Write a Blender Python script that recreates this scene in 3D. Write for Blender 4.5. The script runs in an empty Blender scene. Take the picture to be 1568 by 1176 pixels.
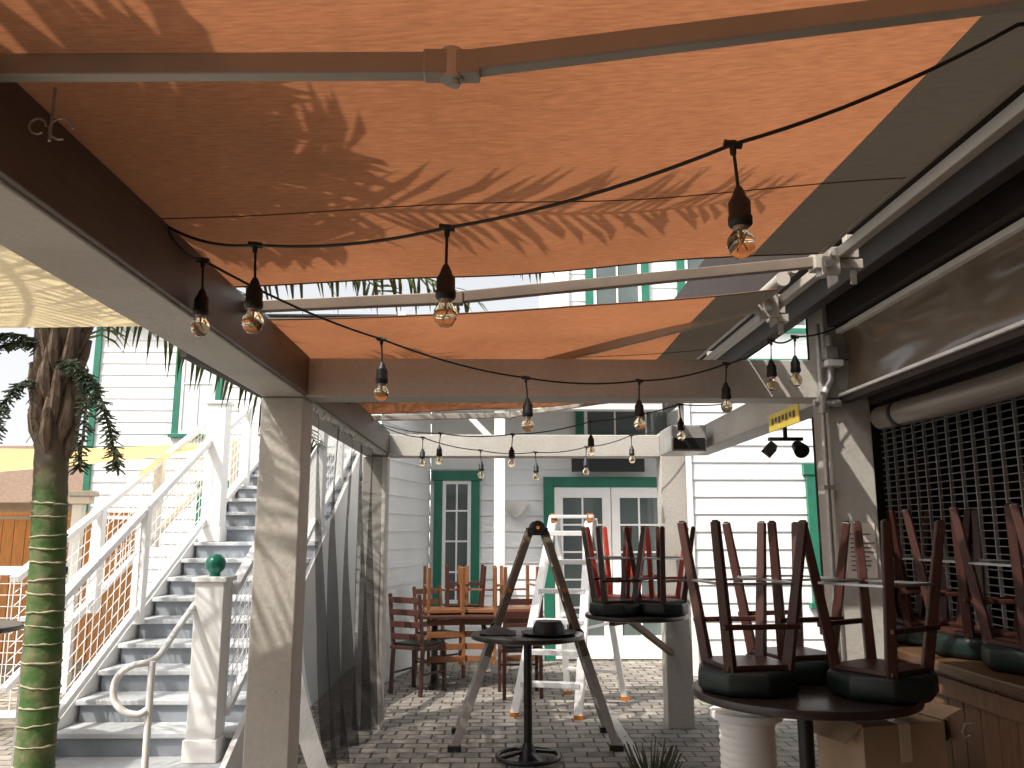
import bpy, math, random
from mathutils import Vector, Matrix, noise
random.seed(7)
R=math.radians
sc=bpy.context.scene
sc.view_settings.view_transform='Standard'
try: sc.view_settings.look='None'
except: pass
sc.view_settings.exposure=0

# ---------------------------------------------------------------- materials
def newmat(name):
    m=bpy.data.materials.new(name); m.use_nodes=True
    nt=m.node_tree; b=nt.nodes['Principled BSDF']
    return m,nt,b
def pmat(name,col,rough=.6,var=.15,scale=8,metal=0,bump=.0,stretch=(1,1,1),detail=6,dirt=0,spec=None):
    m,nt,b=newmat(name); N=nt.nodes; L=nt.links
    tc=N.new('ShaderNodeTexCoord'); mp=N.new('ShaderNodeMapping'); mp.inputs['Scale'].default_value=stretch
    L.new(tc.outputs['Object'],mp.inputs['Vector'])
    n=N.new('ShaderNodeTexNoise'); n.inputs['Scale'].default_value=scale; n.inputs['Detail'].default_value=detail
    n.inputs['Roughness'].default_value=.65
    L.new(mp.outputs[0],n.inputs['Vector'])
    r=N.new('ShaderNodeValToRGB'); r.color_ramp.elements[0].position=.3; r.color_ramp.elements[1].position=.7
    r.color_ramp.elements[0].color=tuple(max(0,c*(1-var)) for c in col)+(1,)
    r.color_ramp.elements[1].color=tuple(min(1,c*(1+var*.6)) for c in col)+(1,)
    L.new(n.outputs['Fac'],r.inputs['Fac'])
    out=r.outputs['Color']
    if dirt:
        n2=N.new('ShaderNodeTexNoise'); n2.inputs['Scale'].default_value=1.7; n2.inputs['Detail'].default_value=8
        L.new(tc.outputs['Object'],n2.inputs['Vector'])
        r2=N.new('ShaderNodeValToRGB'); r2.color_ramp.elements[0].position=.35; r2.color_ramp.elements[1].position=.65
        r2.color_ramp.elements[0].color=(1-dirt,1-dirt*1.05,1-dirt*1.15,1); r2.color_ramp.elements[1].color=(1,1,1,1)
        L.new(n2.outputs['Fac'],r2.inputs['Fac'])
        mx=N.new('ShaderNodeMix'); mx.data_type='RGBA'; mx.blend_type='MULTIPLY'; mx.inputs[0].default_value=1
        L.new(out,mx.inputs[6]); L.new(r2.outputs['Color'],mx.inputs[7]); out=mx.outputs[2]
    L.new(out,b.inputs['Base Color'])
    b.inputs['Roughness'].default_value=rough; b.inputs['Metallic'].default_value=metal
    if spec is not None: b.inputs['Specular IOR Level'].default_value=spec
    if bump:
        bp=N.new('ShaderNodeBump'); bp.inputs['Strength'].default_value=bump; bp.inputs['Distance'].default_value=.01
        L.new(n.outputs['Fac'],bp.inputs['Height']); L.new(bp.outputs[0],b.inputs['Normal'])
    return m
M={}
M['beam']=pmat('pale_taupe_painted_timber',(.50,.475,.43),.55,.10,40,bump=.35,dirt=.18)
M['beamshade']=pmat('shaded_beam_face',(.12,.09,.072),.5,.2,7,stretch=(6,1,6),bump=.2,dirt=.2)  # beam timber in shade, with the darkness painted into the colour
M['white']=pmat('white_paint',(.84,.83,.81),.45,.05,6,bump=.1,dirt=.05)
M['siding']=pmat('white_clapboard_paint',(.82,.83,.83),.55,.05,4,bump=.15,stretch=(1,6,12),dirt=.06)
M['brightpane']=pmat('overexposed_window_pane',(.62,.66,.66),.3,.1,4,stretch=(1,1,20))  # window glass painted pale to look overexposed
M['green']=pmat('dark_green_trim',(.02,.16,.10),.4,.2,6)
M['ballgreen']=pmat('green_gloss',(.01,.17,.11),.2,.1,6)
M['stairgrey']=pmat('grey_deck_paint',(.29,.32,.36),.6,.12,10,bump=.2,dirt=.2)
M['nosing']=pmat('light_tread_paint',(.58,.60,.62),.6,.1,12,bump=.2,dirt=.2)
M['alu']=pmat('aluminium',(.80,.80,.80),.38,.08,20,metal=.35)
M['steel']=pmat('galvanised_steel',(.50,.49,.47),.42,.2,14,metal=.6,bump=.1)
M['dullsteel']=pmat('worn_aluminium',(.42,.40,.38),.5,.2,14,metal=.3,bump=.1)
M['footrail']=pmat('brushed_footrail',(.45,.45,.45),.3,.1,14,metal=.8)
M['armwhite']=pmat('cream_powder_coat',(.42,.38,.33),.4,.08,9,metal=.1,dirt=.15)
M['armshade']=pmat('shaded_arm_coat',(.20,.155,.12),.45,.15,9,metal=.1,dirt=.2)  # darker copy of the arm coat, shade painted into the colour
M['ladder']=pmat('bronze_ladder',(.15,.12,.095),.45,.2,12,metal=.3)
M['hinge']=pmat('orange_hinge',(.5,.16,.03),.45,.1,12)
M['black']=pmat('black_rubber',(.012,.012,.013),.5,.2,20)
M['blackm']=pmat('black_metal',(.02,.02,.02),.4,.3,20,metal=.3)
M['tabletop']=pmat('dark_table_top',(.035,.024,.02),.3,.3,6,stretch=(1,8,1))
M['mahog']=pmat('mahogany_wood',(.055,.019,.013),.4,.35,12,stretch=(6,6,1),bump=.1)
M['redwood']=pmat('red_lacquered_wood',(.42,.05,.03),.35,.25,12,stretch=(6,6,1))
M['oak']=pmat('oak_chair_wood',(.20,.08,.03),.4,.3,12,stretch=(6,6,1))
M['seat']=pmat('dark_green_vinyl',(.006,.017,.014),.45,.2,30,bump=.15)
M['panel']=pmat('cedar_panel',(.17,.085,.04),.5,.35,7,stretch=(8,8,.7),bump=.25)
M['panelnear']=pmat('counter_wood',(.11,.06,.03),.35,.3,7,stretch=(8,1,1))
M['fence']=pmat('cedar_fence',(.50,.24,.09),.7,.3,7,stretch=(8,8,.7),bump=.3)
M['darkbrown']=pmat('dark_brown_stain',(.032,.020,.015),.6,.3,6,bump=.2)
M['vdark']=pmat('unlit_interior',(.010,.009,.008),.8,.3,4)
M['card']=pmat('cardboard',(.50,.35,.23),.8,.1,9,dirt=.15)
M['tape']=pmat('packing_tape',(.62,.54,.38),.3,.05,9)
M['paper']=pmat('notice_paper',(.68,.62,.57),.7,.04,9)
M['ink']=pmat('ink',(.10,.08,.07),.7,.1,9)
M['yellow']=pmat('yellow_sign_board',(.70,.52,.06),.5,.1,9)
M['frond']=pmat('palm_leaf',(.11,.15,.04),.5,.4,3)
M['darkfrond']=pmat('palm_seed_strand',(.035,.05,.02),.6,.4,9)
M['fibre']=pmat('palm_fibre',(.15,.10,.065),.9,.5,14,stretch=(3,3,1),bump=.9)
M['rooftile']=pmat('brown_roof_shingle',(.20,.13,.09),.8,.3,12,bump=.4)
M['roofgrey']=pmat('grey_shingle',(.14,.14,.14),.85,.3,12,bump=.4)
M['leaf']=pmat('hedge_leaf',(.05,.09,.03),.6,.5,9)
M['dryleaf']=pmat('dry_leaf',(.22,.13,.06),.8,.5,9)
M['cloth']=pmat('grey_rag',(.10,.09,.09),.9,.2,9)
M['ground']=pmat('tan_concrete',(.30,.28,.25),.85,.2,3,bump=.3,dirt=.2)
M['rear']=pmat('blocker_shingle',(.08,.058,.045),.8,.3,6,bump=.3)

def glassmat():
    m,nt,b=newmat('window_glass'); b.inputs['Base Color'].default_value=(.05,.075,.075,1)
    b.inputs['Roughness'].default_value=.06; b.inputs['Specular IOR Level'].default_value=.9
    N=nt.nodes;L=nt.links;tc=N.new('ShaderNodeTexCoord');n=N.new('ShaderNodeTexNoise');n.inputs['Scale'].default_value=1.3
    L.new(tc.outputs['Object'],n.inputs['Vector']);r=N.new('ShaderNodeValToRGB')
    r.color_ramp.elements[0].color=(.03,.05,.055,1);r.color_ramp.elements[1].color=(.16,.19,.18,1)
    L.new(n.outputs['Fac'],r.inputs['Fac']);L.new(r.outputs[0],b.inputs['Base Color'])
    return m
M['glass']=glassmat()
def bulbglass():
    m,nt,b=newmat('amber_bulb_glass'); b.inputs['Base Color'].default_value=(1,.86,.64,1)
    b.inputs['Roughness'].default_value=.02; b.inputs['Transmission Weight'].default_value=1; b.inputs['IOR'].default_value=1.25
    return m
M['bulb']=bulbglass()
m,nt,b=newmat('filament'); b.inputs['Base Color'].default_value=(.45,.27,.12,1); b.inputs['Metallic'].default_value=.6;b.inputs['Roughness'].default_value=.4; M['fil']=m

def fabric(name,col,trans=.55,alpha=0,streak=.12,lo=.75,hi=1.25):
    m=bpy.data.materials.new(name); m.use_nodes=True; nt=m.node_tree; N=nt.nodes; L=nt.links
    N.remove(N['Principled BSDF']); out=N['Material Output']
    tc=N.new('ShaderNodeTexCoord'); mp=N.new('ShaderNodeMapping'); mp.inputs['Scale'].default_value=(14,90,14)
    L.new(tc.outputs['Object'],mp.inputs['Vector'])
    n=N.new('ShaderNodeTexNoise'); n.inputs['Scale'].default_value=1.6; n.inputs['Detail'].default_value=7
    L.new(mp.outputs[0],n.inputs['Vector'])
    n2=N.new('ShaderNodeTexNoise'); n2.inputs['Scale'].default_value=1.4; n2.inputs['Detail'].default_value=5
    L.new(tc.outputs['Object'],n2.inputs['Vector'])
    ad=N.new('ShaderNodeMath'); ad.operation='ADD'; L.new(n.outputs['Fac'],ad.inputs[0]); L.new(n2.outputs['Fac'],ad.inputs[1])
    r=N.new('ShaderNodeValToRGB')
    mr=N.new('ShaderNodeMapRange'); mr.inputs[1].default_value=lo; mr.inputs[2].default_value=hi
    L.new(ad.outputs[0],mr.inputs[0])
    r.color_ramp.elements[0].color=tuple(c*(1-streak) for c in col)+(1,)
    r.color_ramp.elements[1].color=tuple(min(1,c*(1+streak)) for c in col)+(1,)
    L.new(mr.outputs[0],r.inputs['Fac'])
    d=N.new('ShaderNodeBsdfDiffuse'); t=N.new('ShaderNodeBsdfTranslucent'); mx=N.new('ShaderNodeMixShader'); mx.inputs[0].default_value=trans
    L.new(r.outputs[0],d.inputs['Color']); L.new(r.outputs[0],t.inputs['Color'])
    bp=N.new('ShaderNodeBump'); bp.inputs['Strength'].default_value=.25; bp.inputs['Distance'].default_value=.004
    L.new(n.outputs['Fac'],bp.inputs['Height']); L.new(bp.outputs[0],d.inputs['Normal'])
    L.new(d.outputs[0],mx.inputs[1]); L.new(t.outputs[0],mx.inputs[2])
    last=mx
    if alpha:
        tr=N.new('ShaderNodeBsdfTransparent'); m2=N.new('ShaderNodeMixShader'); m2.inputs[0].default_value=alpha
        L.new(mx.outputs[0],m2.inputs[1]); L.new(tr.outputs[0],m2.inputs[2]); last=m2
    L.new(last.outputs[0],out.inputs['Surface'])
    return m
M['orange']=fabric('orange_awning_canvas',(.245,.098,.044),.60,streak=.22)
M['shadecanvas']=fabric('shaded_canvas_band',(.10,.082,.062),.2,streak=.1)  # shaded band of the awning canvas, shade painted in as grey-brown
M['cream']=fabric('cream_shade_canvas',(.76,.62,.38),.5)
M['yellowsail']=fabric('yellow_shade_sail',(.88,.66,.32),.5)
M['curtain']=fabric('black_mesh_curtain',(.035,.033,.031),.4,alpha=.55)
M['whitecanvas']=fabric('white_canvas',(.8,.79,.76),.4)
M['seam']=pmat('canvas_seam',(.10,.045,.025),.8,.1,20)
def vinyl():
    m,nt,b=newmat('clear_vinyl_window'); b.inputs['Roughness'].default_value=.16
    N=nt.nodes;L=nt.links;tc=N.new('ShaderNodeTexCoord');mp=N.new('ShaderNodeMapping');mp.inputs['Scale'].default_value=(1,.8,3)
    L.new(tc.outputs['Object'],mp.inputs['Vector']);n=N.new('ShaderNodeTexNoise');n.inputs['Scale'].default_value=1.5;n.inputs['Detail'].default_value=1
    L.new(mp.outputs[0],n.inputs['Vector']);bp=N.new('ShaderNodeBump');bp.inputs['Strength'].default_value=.5;bp.inputs['Distance'].default_value=.10
    L.new(n.outputs['Fac'],bp.inputs['Height']);L.new(bp.outputs[0],b.inputs['Normal'])
    b.inputs['Base Color'].default_value=(.15,.115,.08,1); b.inputs['Specular IOR Level'].default_value=.8
    return m
M['vinyl']=vinyl()
M['roll']=pmat('clear_vinyl_roll',(.28,.26,.23),.25,.3,3,metal=.3,stretch=(10,.4,10),bump=.3)

def paver():
    m,nt,b=newmat('paver_stone'); N=nt.nodes; L=nt.links
    tc=N.new('ShaderNodeTexCoord'); mp=N.new('ShaderNodeMapping')
    L.new(tc.outputs['Object'],mp.inputs['Vector'])
    nn=N.new('ShaderNodeTexNoise'); nn.inputs['Scale'].default_value=9; L.new(tc.outputs['Object'],nn.inputs['Vector'])
    mixv=N.new('ShaderNodeMix'); mixv.data_type='VECTOR'; mixv.inputs[0].default_value=.03
    L.new(mp.outputs[0],mixv.inputs[4]); L.new(nn.outputs['Color'],mixv.inputs[5])
    br=N.new('ShaderNodeTexBrick'); L.new(mixv.outputs[1],br.inputs['Vector'])
    br.inputs['Scale'].default_value=1; br.inputs['Brick Width'].default_value=.19; br.inputs['Row Height'].default_value=.135
    br.inputs['Mortar Size'].default_value=.010; br.inputs['Mortar Smooth'].default_value=.6
    br.inputs['Color1'].default_value=(.38,.34,.29,1); br.inputs['Color2'].default_value=(.24,.22,.195,1); br.inputs['Mortar'].default_value=(.06,.055,.045,1)
    n=N.new('ShaderNodeTexNoise'); n.inputs['Scale'].default_value=5; n.inputs['Detail'].default_value=10; L.new(tc.outputs['Object'],n.inputs['Vector'])
    mx=N.new('ShaderNodeMix'); mx.data_type='RGBA'; mx.blend_type='MULTIPLY'; mx.inputs[0].default_value=.7
    L.new(br.outputs['Color'],mx.inputs[6]); 
    r=N.new('ShaderNodeValToRGB'); r.color_ramp.elements[0].color=(.45,.45,.45,1); r.color_ramp.elements[0].position=.35; L.new(n.outputs['Fac'],r.inputs['Fac']); r.color_ramp.elements[1].position=.65
    L.new(r.outputs[0],mx.inputs[7]); L.new(mx.outputs[2],b.inputs['Base Color']); b.inputs['Roughness'].default_value=.8
    bp=N.new('ShaderNodeBump'); bp.inputs['Strength'].default_value=.8; bp.inputs['Distance'].default_value=.012; bp.invert=True
    L.new(br.outputs['Fac'],bp.inputs['Height']); L.new(bp.outputs[0],b.inputs['Normal'])
    return m
M['paver']=paver()
def trunkmat():
    m,nt,b=newmat('ringed_palm_trunk'); N=nt.nodes; L=nt.links
    tc=N.new('ShaderNodeTexCoord'); sp=N.new('ShaderNodeSeparateXYZ'); L.new(tc.outputs['Object'],sp.inputs[0])
    n=N.new('ShaderNodeTexNoise'); n.inputs['Scale'].default_value=11; n.inputs['Detail'].default_value=6; L.new(tc.outputs['Object'],n.inputs['Vector'])
    r=N.new('ShaderNodeValToRGB'); e=r.color_ramp.elements
    e[0].position=.42; e[0].color=(.045,.10,.018,1); e[1].position=.68; e[1].color=(.15,.15,.07,1)
    L.new(n.outputs['Fac'],r.inputs['Fac'])
    mr=N.new('ShaderNodeMapRange'); mr.inputs[1].default_value=1.75; mr.inputs[2].default_value=2.0; L.new(sp.outputs['Z'],mr.inputs[0])
    mx=N.new('ShaderNodeMix'); mx.data_type='RGBA'; L.new(mr.outputs[0],mx.inputs[0]); L.new(r.outputs[0],mx.inputs[6]); mx.inputs[7].default_value=(.11,.075,.05,1)
    L.new(mx.outputs[2],b.inputs['Base Color']); b.inputs['Roughness'].default_value=.75
    bp=N.new('ShaderNodeBump'); bp.inputs['Strength'].default_value=.6; bp.inputs['Distance'].default_value=.02
    L.new(n.outputs['Fac'],bp.inputs['Height']); L.new(bp.outputs[0],b.inputs['Normal'])
    return m
M['trunk']=trunkmat()
M['scar']=pmat('trunk_ring_scar',(.34,.30,.20),.8,.5,18,bump=.5)

# ---------------------------------------------------------------- mesh builder
class Part:
    def __init__(s): s.v=[]; s.f=[]
    def add(s,vs,fs):
        o=len(s.v); s.v.extend([tuple(v) for v in vs]); s.f.extend([tuple(i+o for i in f) for f in fs])
    def box(s,x0,x1,y0,y1,z0,z1):
        s.add([(x0,y0,z0),(x1,y0,z0),(x1,y1,z0),(x0,y1,z0),(x0,y0,z1),(x1,y0,z1),(x1,y1,z1),(x0,y1,z1)],
              [(0,3,2,1),(4,5,6,7),(0,1,5,4),(1,2,6,5),(2,3,7,6),(3,0,4,7)])
    def bar(s,p,q,w,h=None,up=(0,0,1),w2=None,h2=None):
        h=h or w; w2=w2 or w; h2=h2 or h
        p=Vector(p);q=Vector(q);d=(q-p).normalized();u=Vector(up)
        if abs(d.dot(u))>.98: u=Vector((0,1,0))
        a=d.cross(u).normalized();b_=a.cross(d).normalized()
        vs=[p-a*w/2-b_*h/2,p+a*w/2-b_*h/2,p+a*w/2+b_*h/2,p-a*w/2+b_*h/2,
            q-a*w2/2-b_*h2/2,q+a*w2/2-b_*h2/2,q+a*w2/2+b_*h2/2,q-a*w2/2+b_*h2/2]
        s.add(vs,[(0,1,2,3),(7,6,5,4),(0,4,5,1),(1,5,6,2),(2,6,7,3),(3,7,4,0)])
    def cyl(s,p,q,r,r2=None,n=16):
        r2=r if r2 is None else r2
        p=Vector(p);q=Vector(q);d=(q-p).normalized();u=Vector((0,0,1))
        if abs(d.dot(u))>.95:u=Vector((1,0,0))
        a=d.cross(u).normalized();b_=d.cross(a).normalized()
        vs=[]
        for c,rr in((p,r),(q,r2)):
            for i in range(n):
                t=2*math.pi*i/n; vs.append(c+a*math.cos(t)*rr+b_*math.sin(t)*rr)
        fs=[(i,(i+1)%n,n+(i+1)%n,n+i) for i in range(n)]
        fs.append(tuple(reversed(range(n)))); fs.append(tuple(range(n,2*n)))
        s.add(vs,fs)
    def tube(s,pts,r,n=8,radii=None):
        pts=[Vector(p) for p in pts];vs=[];fs=[];pa=None
        for k,p in enumerate(pts):
            d=(pts[min(k+1,len(pts)-1)]-pts[max(k-1,0)]).normalized()
            if pa is None:
                u=Vector((0,0,1)) if abs(d.z)<.9 else Vector((1,0,0)); a=d.cross(u).normalized()
            else: a=(pa-d*pa.dot(d)).normalized()
            pa=a;b_=d.cross(a).normalized(); rr=radii[k] if radii else r
            for i in range(n):
                t=2*math.pi*i/n; vs.append(p+a*math.cos(t)*rr+b_*math.sin(t)*rr)
        for k in range(len(pts)-1):
            for i in range(n): fs.append((k*n+i,k*n+(i+1)%n,(k+1)*n+(i+1)%n,(k+1)*n+i))
        fs.append(tuple(reversed(range(n)))); fs.append(tuple((len(pts)-1)*n+i for i in range(n)))
        s.add(vs,fs)
    def lathe(s,c,prof,n=20):
        vs=[];fs=[];c=Vector(c)
        for (r,z) in prof:
            for i in range(n):
                t=2*math.pi*i/n; vs.append(c+Vector((math.cos(t)*r,math.sin(t)*r,z)))
        for k in range(len(prof)-1):
            for i in range(n): fs.append((k*n+i,k*n+(i+1)%n,(k+1)*n+(i+1)%n,(k+1)*n+i))
        fs.append(tuple(reversed(range(n)))); fs.append(tuple((len(prof)-1)*n+i for i in range(n)))
        s.add(vs,fs)
    def sphere(s,c,r,n=20):
        s.lathe(c,[(max(.0005,r*math.sin(math.pi*k/12)),-r*math.cos(math.pi*k/12)) for k in range(13)],n)
    def grid(s,fn,nu,nv):
        vs=[fn(i/nu,j/nv) for j in range(nv+1) for i in range(nu+1)]
        fs=[(j*(nu+1)+i,j*(nu+1)+i+1,(j+1)*(nu+1)+i+1,(j+1)*(nu+1)+i) for j in range(nv) for i in range(nu)]
        s.add(vs,fs)
class Ob:
    def __init__(s,name): s.name=name; s.parts={}
    def p(s,part,mat,smooth=False,bevel=0):
        if part not in s.parts: s.parts[part]=(Part(),mat,smooth,bevel)
        return s.parts[part][0]
    def done(s,loc=None,rotz=0):
        e=bpy.data.objects.new(s.name,None); sc.collection.objects.link(e)
        e.empty_display_size=.1
        for k,(pt,mat,sm,bev) in s.parts.items():
            me=bpy.data.meshes.new(k); me.from_pydata(pt.v,[],pt.f); me.update()
            me.materials.append(M[mat]); 
            o=bpy.data.objects.new(k,me); sc.collection.objects.link(o); o.parent=e
            if sm:
                for pl in me.polygons: pl.use_smooth=True
                try: me.set_sharp_from_angle(angle=R(50))
                except Exception: pass
            if bev:
                md=o.modifiers.new('bev','BEVEL'); md.width=bev; md.segments=2; md.limit_method='ANGLE'
        if loc: e.location=loc
        e.rotation_euler[2]=rotz
        return e
def smoothpts(p,n=6):
    p=[Vector(a) for a in p]; o=[]
    for i in range(len(p)-1):
        p0=p[max(i-1,0)];p1=p[i];p2=p[i+1];p3=p[min(i+2,len(p)-1)]
        for k in range(n):
            t=k/n; o.append(.5*((2*p1)+(p2-p0)*t+(2*p0-5*p1+4*p2-p3)*t*t+(3*p1-p0-3*p2+p3)*t**3))
    o.append(p[-1]); return o

# ---------------------------------------------------------------- ground
g=Ob('ground'); g.p('ground_sheet','ground').grid(lambda u,v:(-300+600*u,-300+600*v,-.004),4,4); g.done()
g=Ob('patio_paving'); g.p('pavers','paver').grid(lambda u,v:(-8+14*u,-3+15*v,0),2,2)
g.p('drain_strip','dullsteel').box(.98,1.06,4.5,8.3,.001,.006)
g.done()
g=Ob('fallen_leaves'); q=g.p('leaves','dryleaf')
for i in range(260):
    c=Vector((random.uniform(-1.6,2),random.uniform(5.5,10.5),random.uniform(.004,.014))); a=random.uniform(0,6.3); l=random.uniform(.015,.04)
    d=Vector((math.cos(a),math.sin(a),random.uniform(-.1,.3)))*l; s_=Vector((-math.sin(a),math.cos(a),0))*l*.35
    q.add([c-d,c+s_,c+d,c-s_],[(0,1,2,3)])
g.done()

# ---------------------------------------------------------------- pergola
P=Ob('timber_pergola'); t=P.p('posts','beam',bevel=.006); b_=P.p('beams','beam',bevel=.006)
XL0,XL1=-1.147,-.94
t.box(XL0,XL1,4.06,4.27,0,2.247); t.box(1.64,1.85,4.06,4.26,0,2.247); t.box(1.64,1.85,4.06,4.26,2.449,2.82)
t.box(XL0,XL1,7.25,7.45,0,2.237); t.box(1.43,1.65,7.25,7.45,0,2.45); t.box(XL0,XL1,-3.3,-3.1,0,2.247)
b_.box(XL0,XL1,-3.3,7.45,2.25,2.446)
b_.box(XL1+.003,1.84,4.06,4.25,2.25,2.443)
b_.box(XL1+.003,1.43,7.25,7.44,2.24,2.43)
b_.box(1.66,1.84,4.262,7.24,2.25,2.44)
bf=P.p('inner_shade_face','beamshade',bevel=.003); bf.box(XL1+.001,XL1+.02,-3.3,4.056,2.258,2.448); bf.box(XL1+.001,XL1+.02,4.27,7.24,2.258,2.448)  # added dark facing that paints shade onto the beam's inner side
hw=P.p('carriage_bolts','steel',True)
for z in(2.29,2.345,2.40): hw.cyl((-.90,4.058,z),(-.90,4.05,z),.007,n=8)
for z in(2.30,2.39): hw.cyl((1.70,4.058,z),(1.70,4.05,z),.007,n=8)
ob=P.p('outrigger_board','darkbrown'); ob.bar((-1.42,3.75,2.44),(-1.19,4.9,2.34),.03,.12)
P.done()

# ---------------------------------------------------------------- awnings
def awning(name,y0,y1,arms,seams,seed):
    A=Ob(name)
    def fn(u,v):
        x=-.985+2.15*u; y=y0+(y1-y0)*v
        z=2.455+.065*(x+.95)
        s=math.sin(math.pi*u)
        z+= -.02*s + .025*noise.noise(Vector((x*1.3,y*1.8,seed)))*s + .012*math.sin(y*2.2+seed)*s
        yy=y- .03*math.sin(math.pi*u)*(1 if v>.5 else -1)*(abs(v-.5)*2)**6
        return (x,yy,z)
    US=.885
    A.p('canvas','orange',True).grid(lambda u,v:fn(u*US,v),50,90)
    A.p('canvas_shade_strip','shadecanvas',True).grid(lambda u,v:fn(US+(1-US)*u,v),8,90)  # strip coloured as the canvas's shaded band
    sm=A.p('seams','seam',True)
    for ys in seams:
        v=(ys-y0)/(y1-y0); sm.tube([Vector(fn(i/40,v))-Vector((0,0,.001)) for i in range(41)],.0022,5)
    for v in(0,1): sm.tube([Vector(fn(i/40,v)) for i in range(41)],.004,6)
    hb=A.p('front_bar','armwhite',bevel=.004); hb.box(-1.03,-.965,y0,y1,2.449,2.50)
    rl=A.p('roller_tube','armwhite',True); rl.cyl((1.185,y0-.03,2.63),(1.185,y1+.03,2.63),.030,n=24)
    rl.cyl((1.235,y0-.03,2.675),(1.235,y1+.03,2.675),.020,n=16)
    jt=A.p('arm_joints','steel',True)
    for k_,pts in enumerate(arms):
        ar=A.p('folding_arm_%d'%(k_+1),'armshade' if (k_==1 and y0<0) else 'armwhite',bevel=.004)
        for a,c in zip(pts[:-1],pts[1:]): ar.bar(a,c,.03,.042)
        for q in pts[1:-1]:
            q=Vector(q); jt.cyl(q-Vector((0,0,.028)),q+Vector((0,0,.028)),.02,n=18)
            jt.cyl(q-Vector((-.005,0,.038)),q-Vector((-.005,0,.028)),.010,n=12)
            ar.bar(q-Vector((.05,0,0)),q+Vector((.05,0,0)),.036,.048)
        q=Vector(pts[-1]); ar=A.p('arm_brackets','armwhite',bevel=.003); ar.box(q.x-.035,q.x+.06,q.y-.035,q.y+.035,q.z-.035,q.z+.03)
        jt.cyl(q-Vector((0,0,.06)),q+Vector((0,0,.05)),.02,n=12)
        ar.box(q.x+.04,q.x+.05,q.y-.05,q.y+.05,q.z-.09,q.z+.02)
        ar.box(q.x-.02,q.x+.05,q.y-.06,q.y-.052,q.z-.07,q.z+.04)
        jt.cyl((q.x,q.y-.075,q.z-.03),(q.x,q.y-.05,q.z-.03),.013,n=8)
        jt.cyl((q.x+.02,q.y-.075,q.z+.01),(q.x+.02,q.y-.05,q.z+.01),.01,n=8)
    A.done()
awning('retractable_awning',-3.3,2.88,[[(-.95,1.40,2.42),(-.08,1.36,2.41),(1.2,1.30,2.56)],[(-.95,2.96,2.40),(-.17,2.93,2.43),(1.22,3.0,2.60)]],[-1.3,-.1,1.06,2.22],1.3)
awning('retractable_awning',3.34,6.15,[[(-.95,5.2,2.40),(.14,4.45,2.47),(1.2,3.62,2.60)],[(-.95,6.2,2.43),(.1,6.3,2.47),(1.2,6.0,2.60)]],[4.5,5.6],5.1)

A=Ob('awning_mounting_rail'); r_=A.p('square_rail','armwhite',bevel=.003); r_.box(1.265,1.30,-3.3,6.2,2.60,2.64)
for y in(.6,1.75,2.95,3.75,5.0):
    r_.box(1.262,1.36,y,y+.03,2.56,2.598); r_.box(1.30,1.345,y-.004,y+.034,2.60,2.69); r_.box(1.31,1.335,y+.005,y+.012,2.5,2.56)
r2=A.p('rail_bolts','steel',True)
for y in(.6,1.75,2.95,3.75,5.0): r2.cyl((1.30,y-.02,2.65),(1.30,y+.05,2.65),.01,n=10)
A.done()

# ---------------------------------------------------------------- bar building (right)
B=Ob('bar_building')
rf=B.p('roof','roofgrey'); 
rf.add([(1.36,-3.5,3.27),(1.36,7.3,3.27),(6,7.3,4.7),(6,-3.5,4.7),(1.36,-3.5,3.33),(1.36,7.3,3.33),(6,7.3,4.76),(6,-3.5,4.76)],[(0,1,2,3),(7,6,5,4),(0,4,5,1),(1,5,6,2),(2,6,7,3),(3,7,4,0)])
ra=B.p('rafters','darkbrown',bevel=.004)
for i in range(19):
    y=-3.2+i*.58; ra.bar((1.42,y,3.2),(5.8,y,4.55),.05,.13)
ra.box(1.45,1.51,-3.4,7.2,2.62,2.74)
ra.box(1.66,1.80,-3.4,7.2,2.83,2.97)
ra.box(1.345,1.40,-3.4,7.25,2.74,3.34)
ra.box(1.66,1.84,-3.4,4.058,2.61,2.80)
ra.box(1.95,2.02,-3.4,5.2,2.3,2.62)
for y in(-.8,.9,2.6,4.3,5.9): ra.bar((1.72,y,2.9),(1.45,y,3.2),.06,.08)
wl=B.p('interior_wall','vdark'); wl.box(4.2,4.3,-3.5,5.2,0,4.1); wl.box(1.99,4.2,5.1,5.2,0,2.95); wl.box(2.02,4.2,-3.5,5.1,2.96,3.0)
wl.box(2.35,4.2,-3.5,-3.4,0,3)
cp=B.p('counter_panel','panel',bevel=.004)
y=-1.0
while y<5.05:
    cp.box(1.955,1.985,y,y+.118,.08,1.0); y+=.122
cp.box(1.94,1.955,-1,5.05,.10,.17); cp.box(1.94,1.955,-1,5.05,.90,.98)
ct=B.p('counter_top','panelnear',bevel=.008); ct.box(1.90,2.42,-1.1,5.05,1.005,1.05)
hk=B.p('counter_hooks','steel',True)
for y in(2.4,3.0,3.55,4.0): 
    hk.tube([(1.94,y,.83),(1.91,y,.83),(1.895,y,.80),(1.905,y,.775),(1.925,y,.785)],.005,6)
fr=B.p('foot_rail','steel',True); fr.cyl((1.85,-1,.22),(1.85,5.0,.22),.018)
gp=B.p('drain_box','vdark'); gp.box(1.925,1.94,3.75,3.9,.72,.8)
B.done()
Rb=Ob('added_rear_blocker'); c=Rb.p('blocker_wall','rear')  # unseen building added behind the camera to cut fill light
for i in range(26): c.add([(-6,-3.55+.02,i*.13),(6,-3.55+.02,i*.13),(6,-3.55,i*.13+.14),(-6,-3.55,i*.13+.14)],[(3,2,1,0)])
c.box(-6,6,-3.9,-3.56,0,3.4); Rb.p('eave','darkbrown').box(-6.2,6.2,-4.0,-3.3,3.4,3.5)
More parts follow.
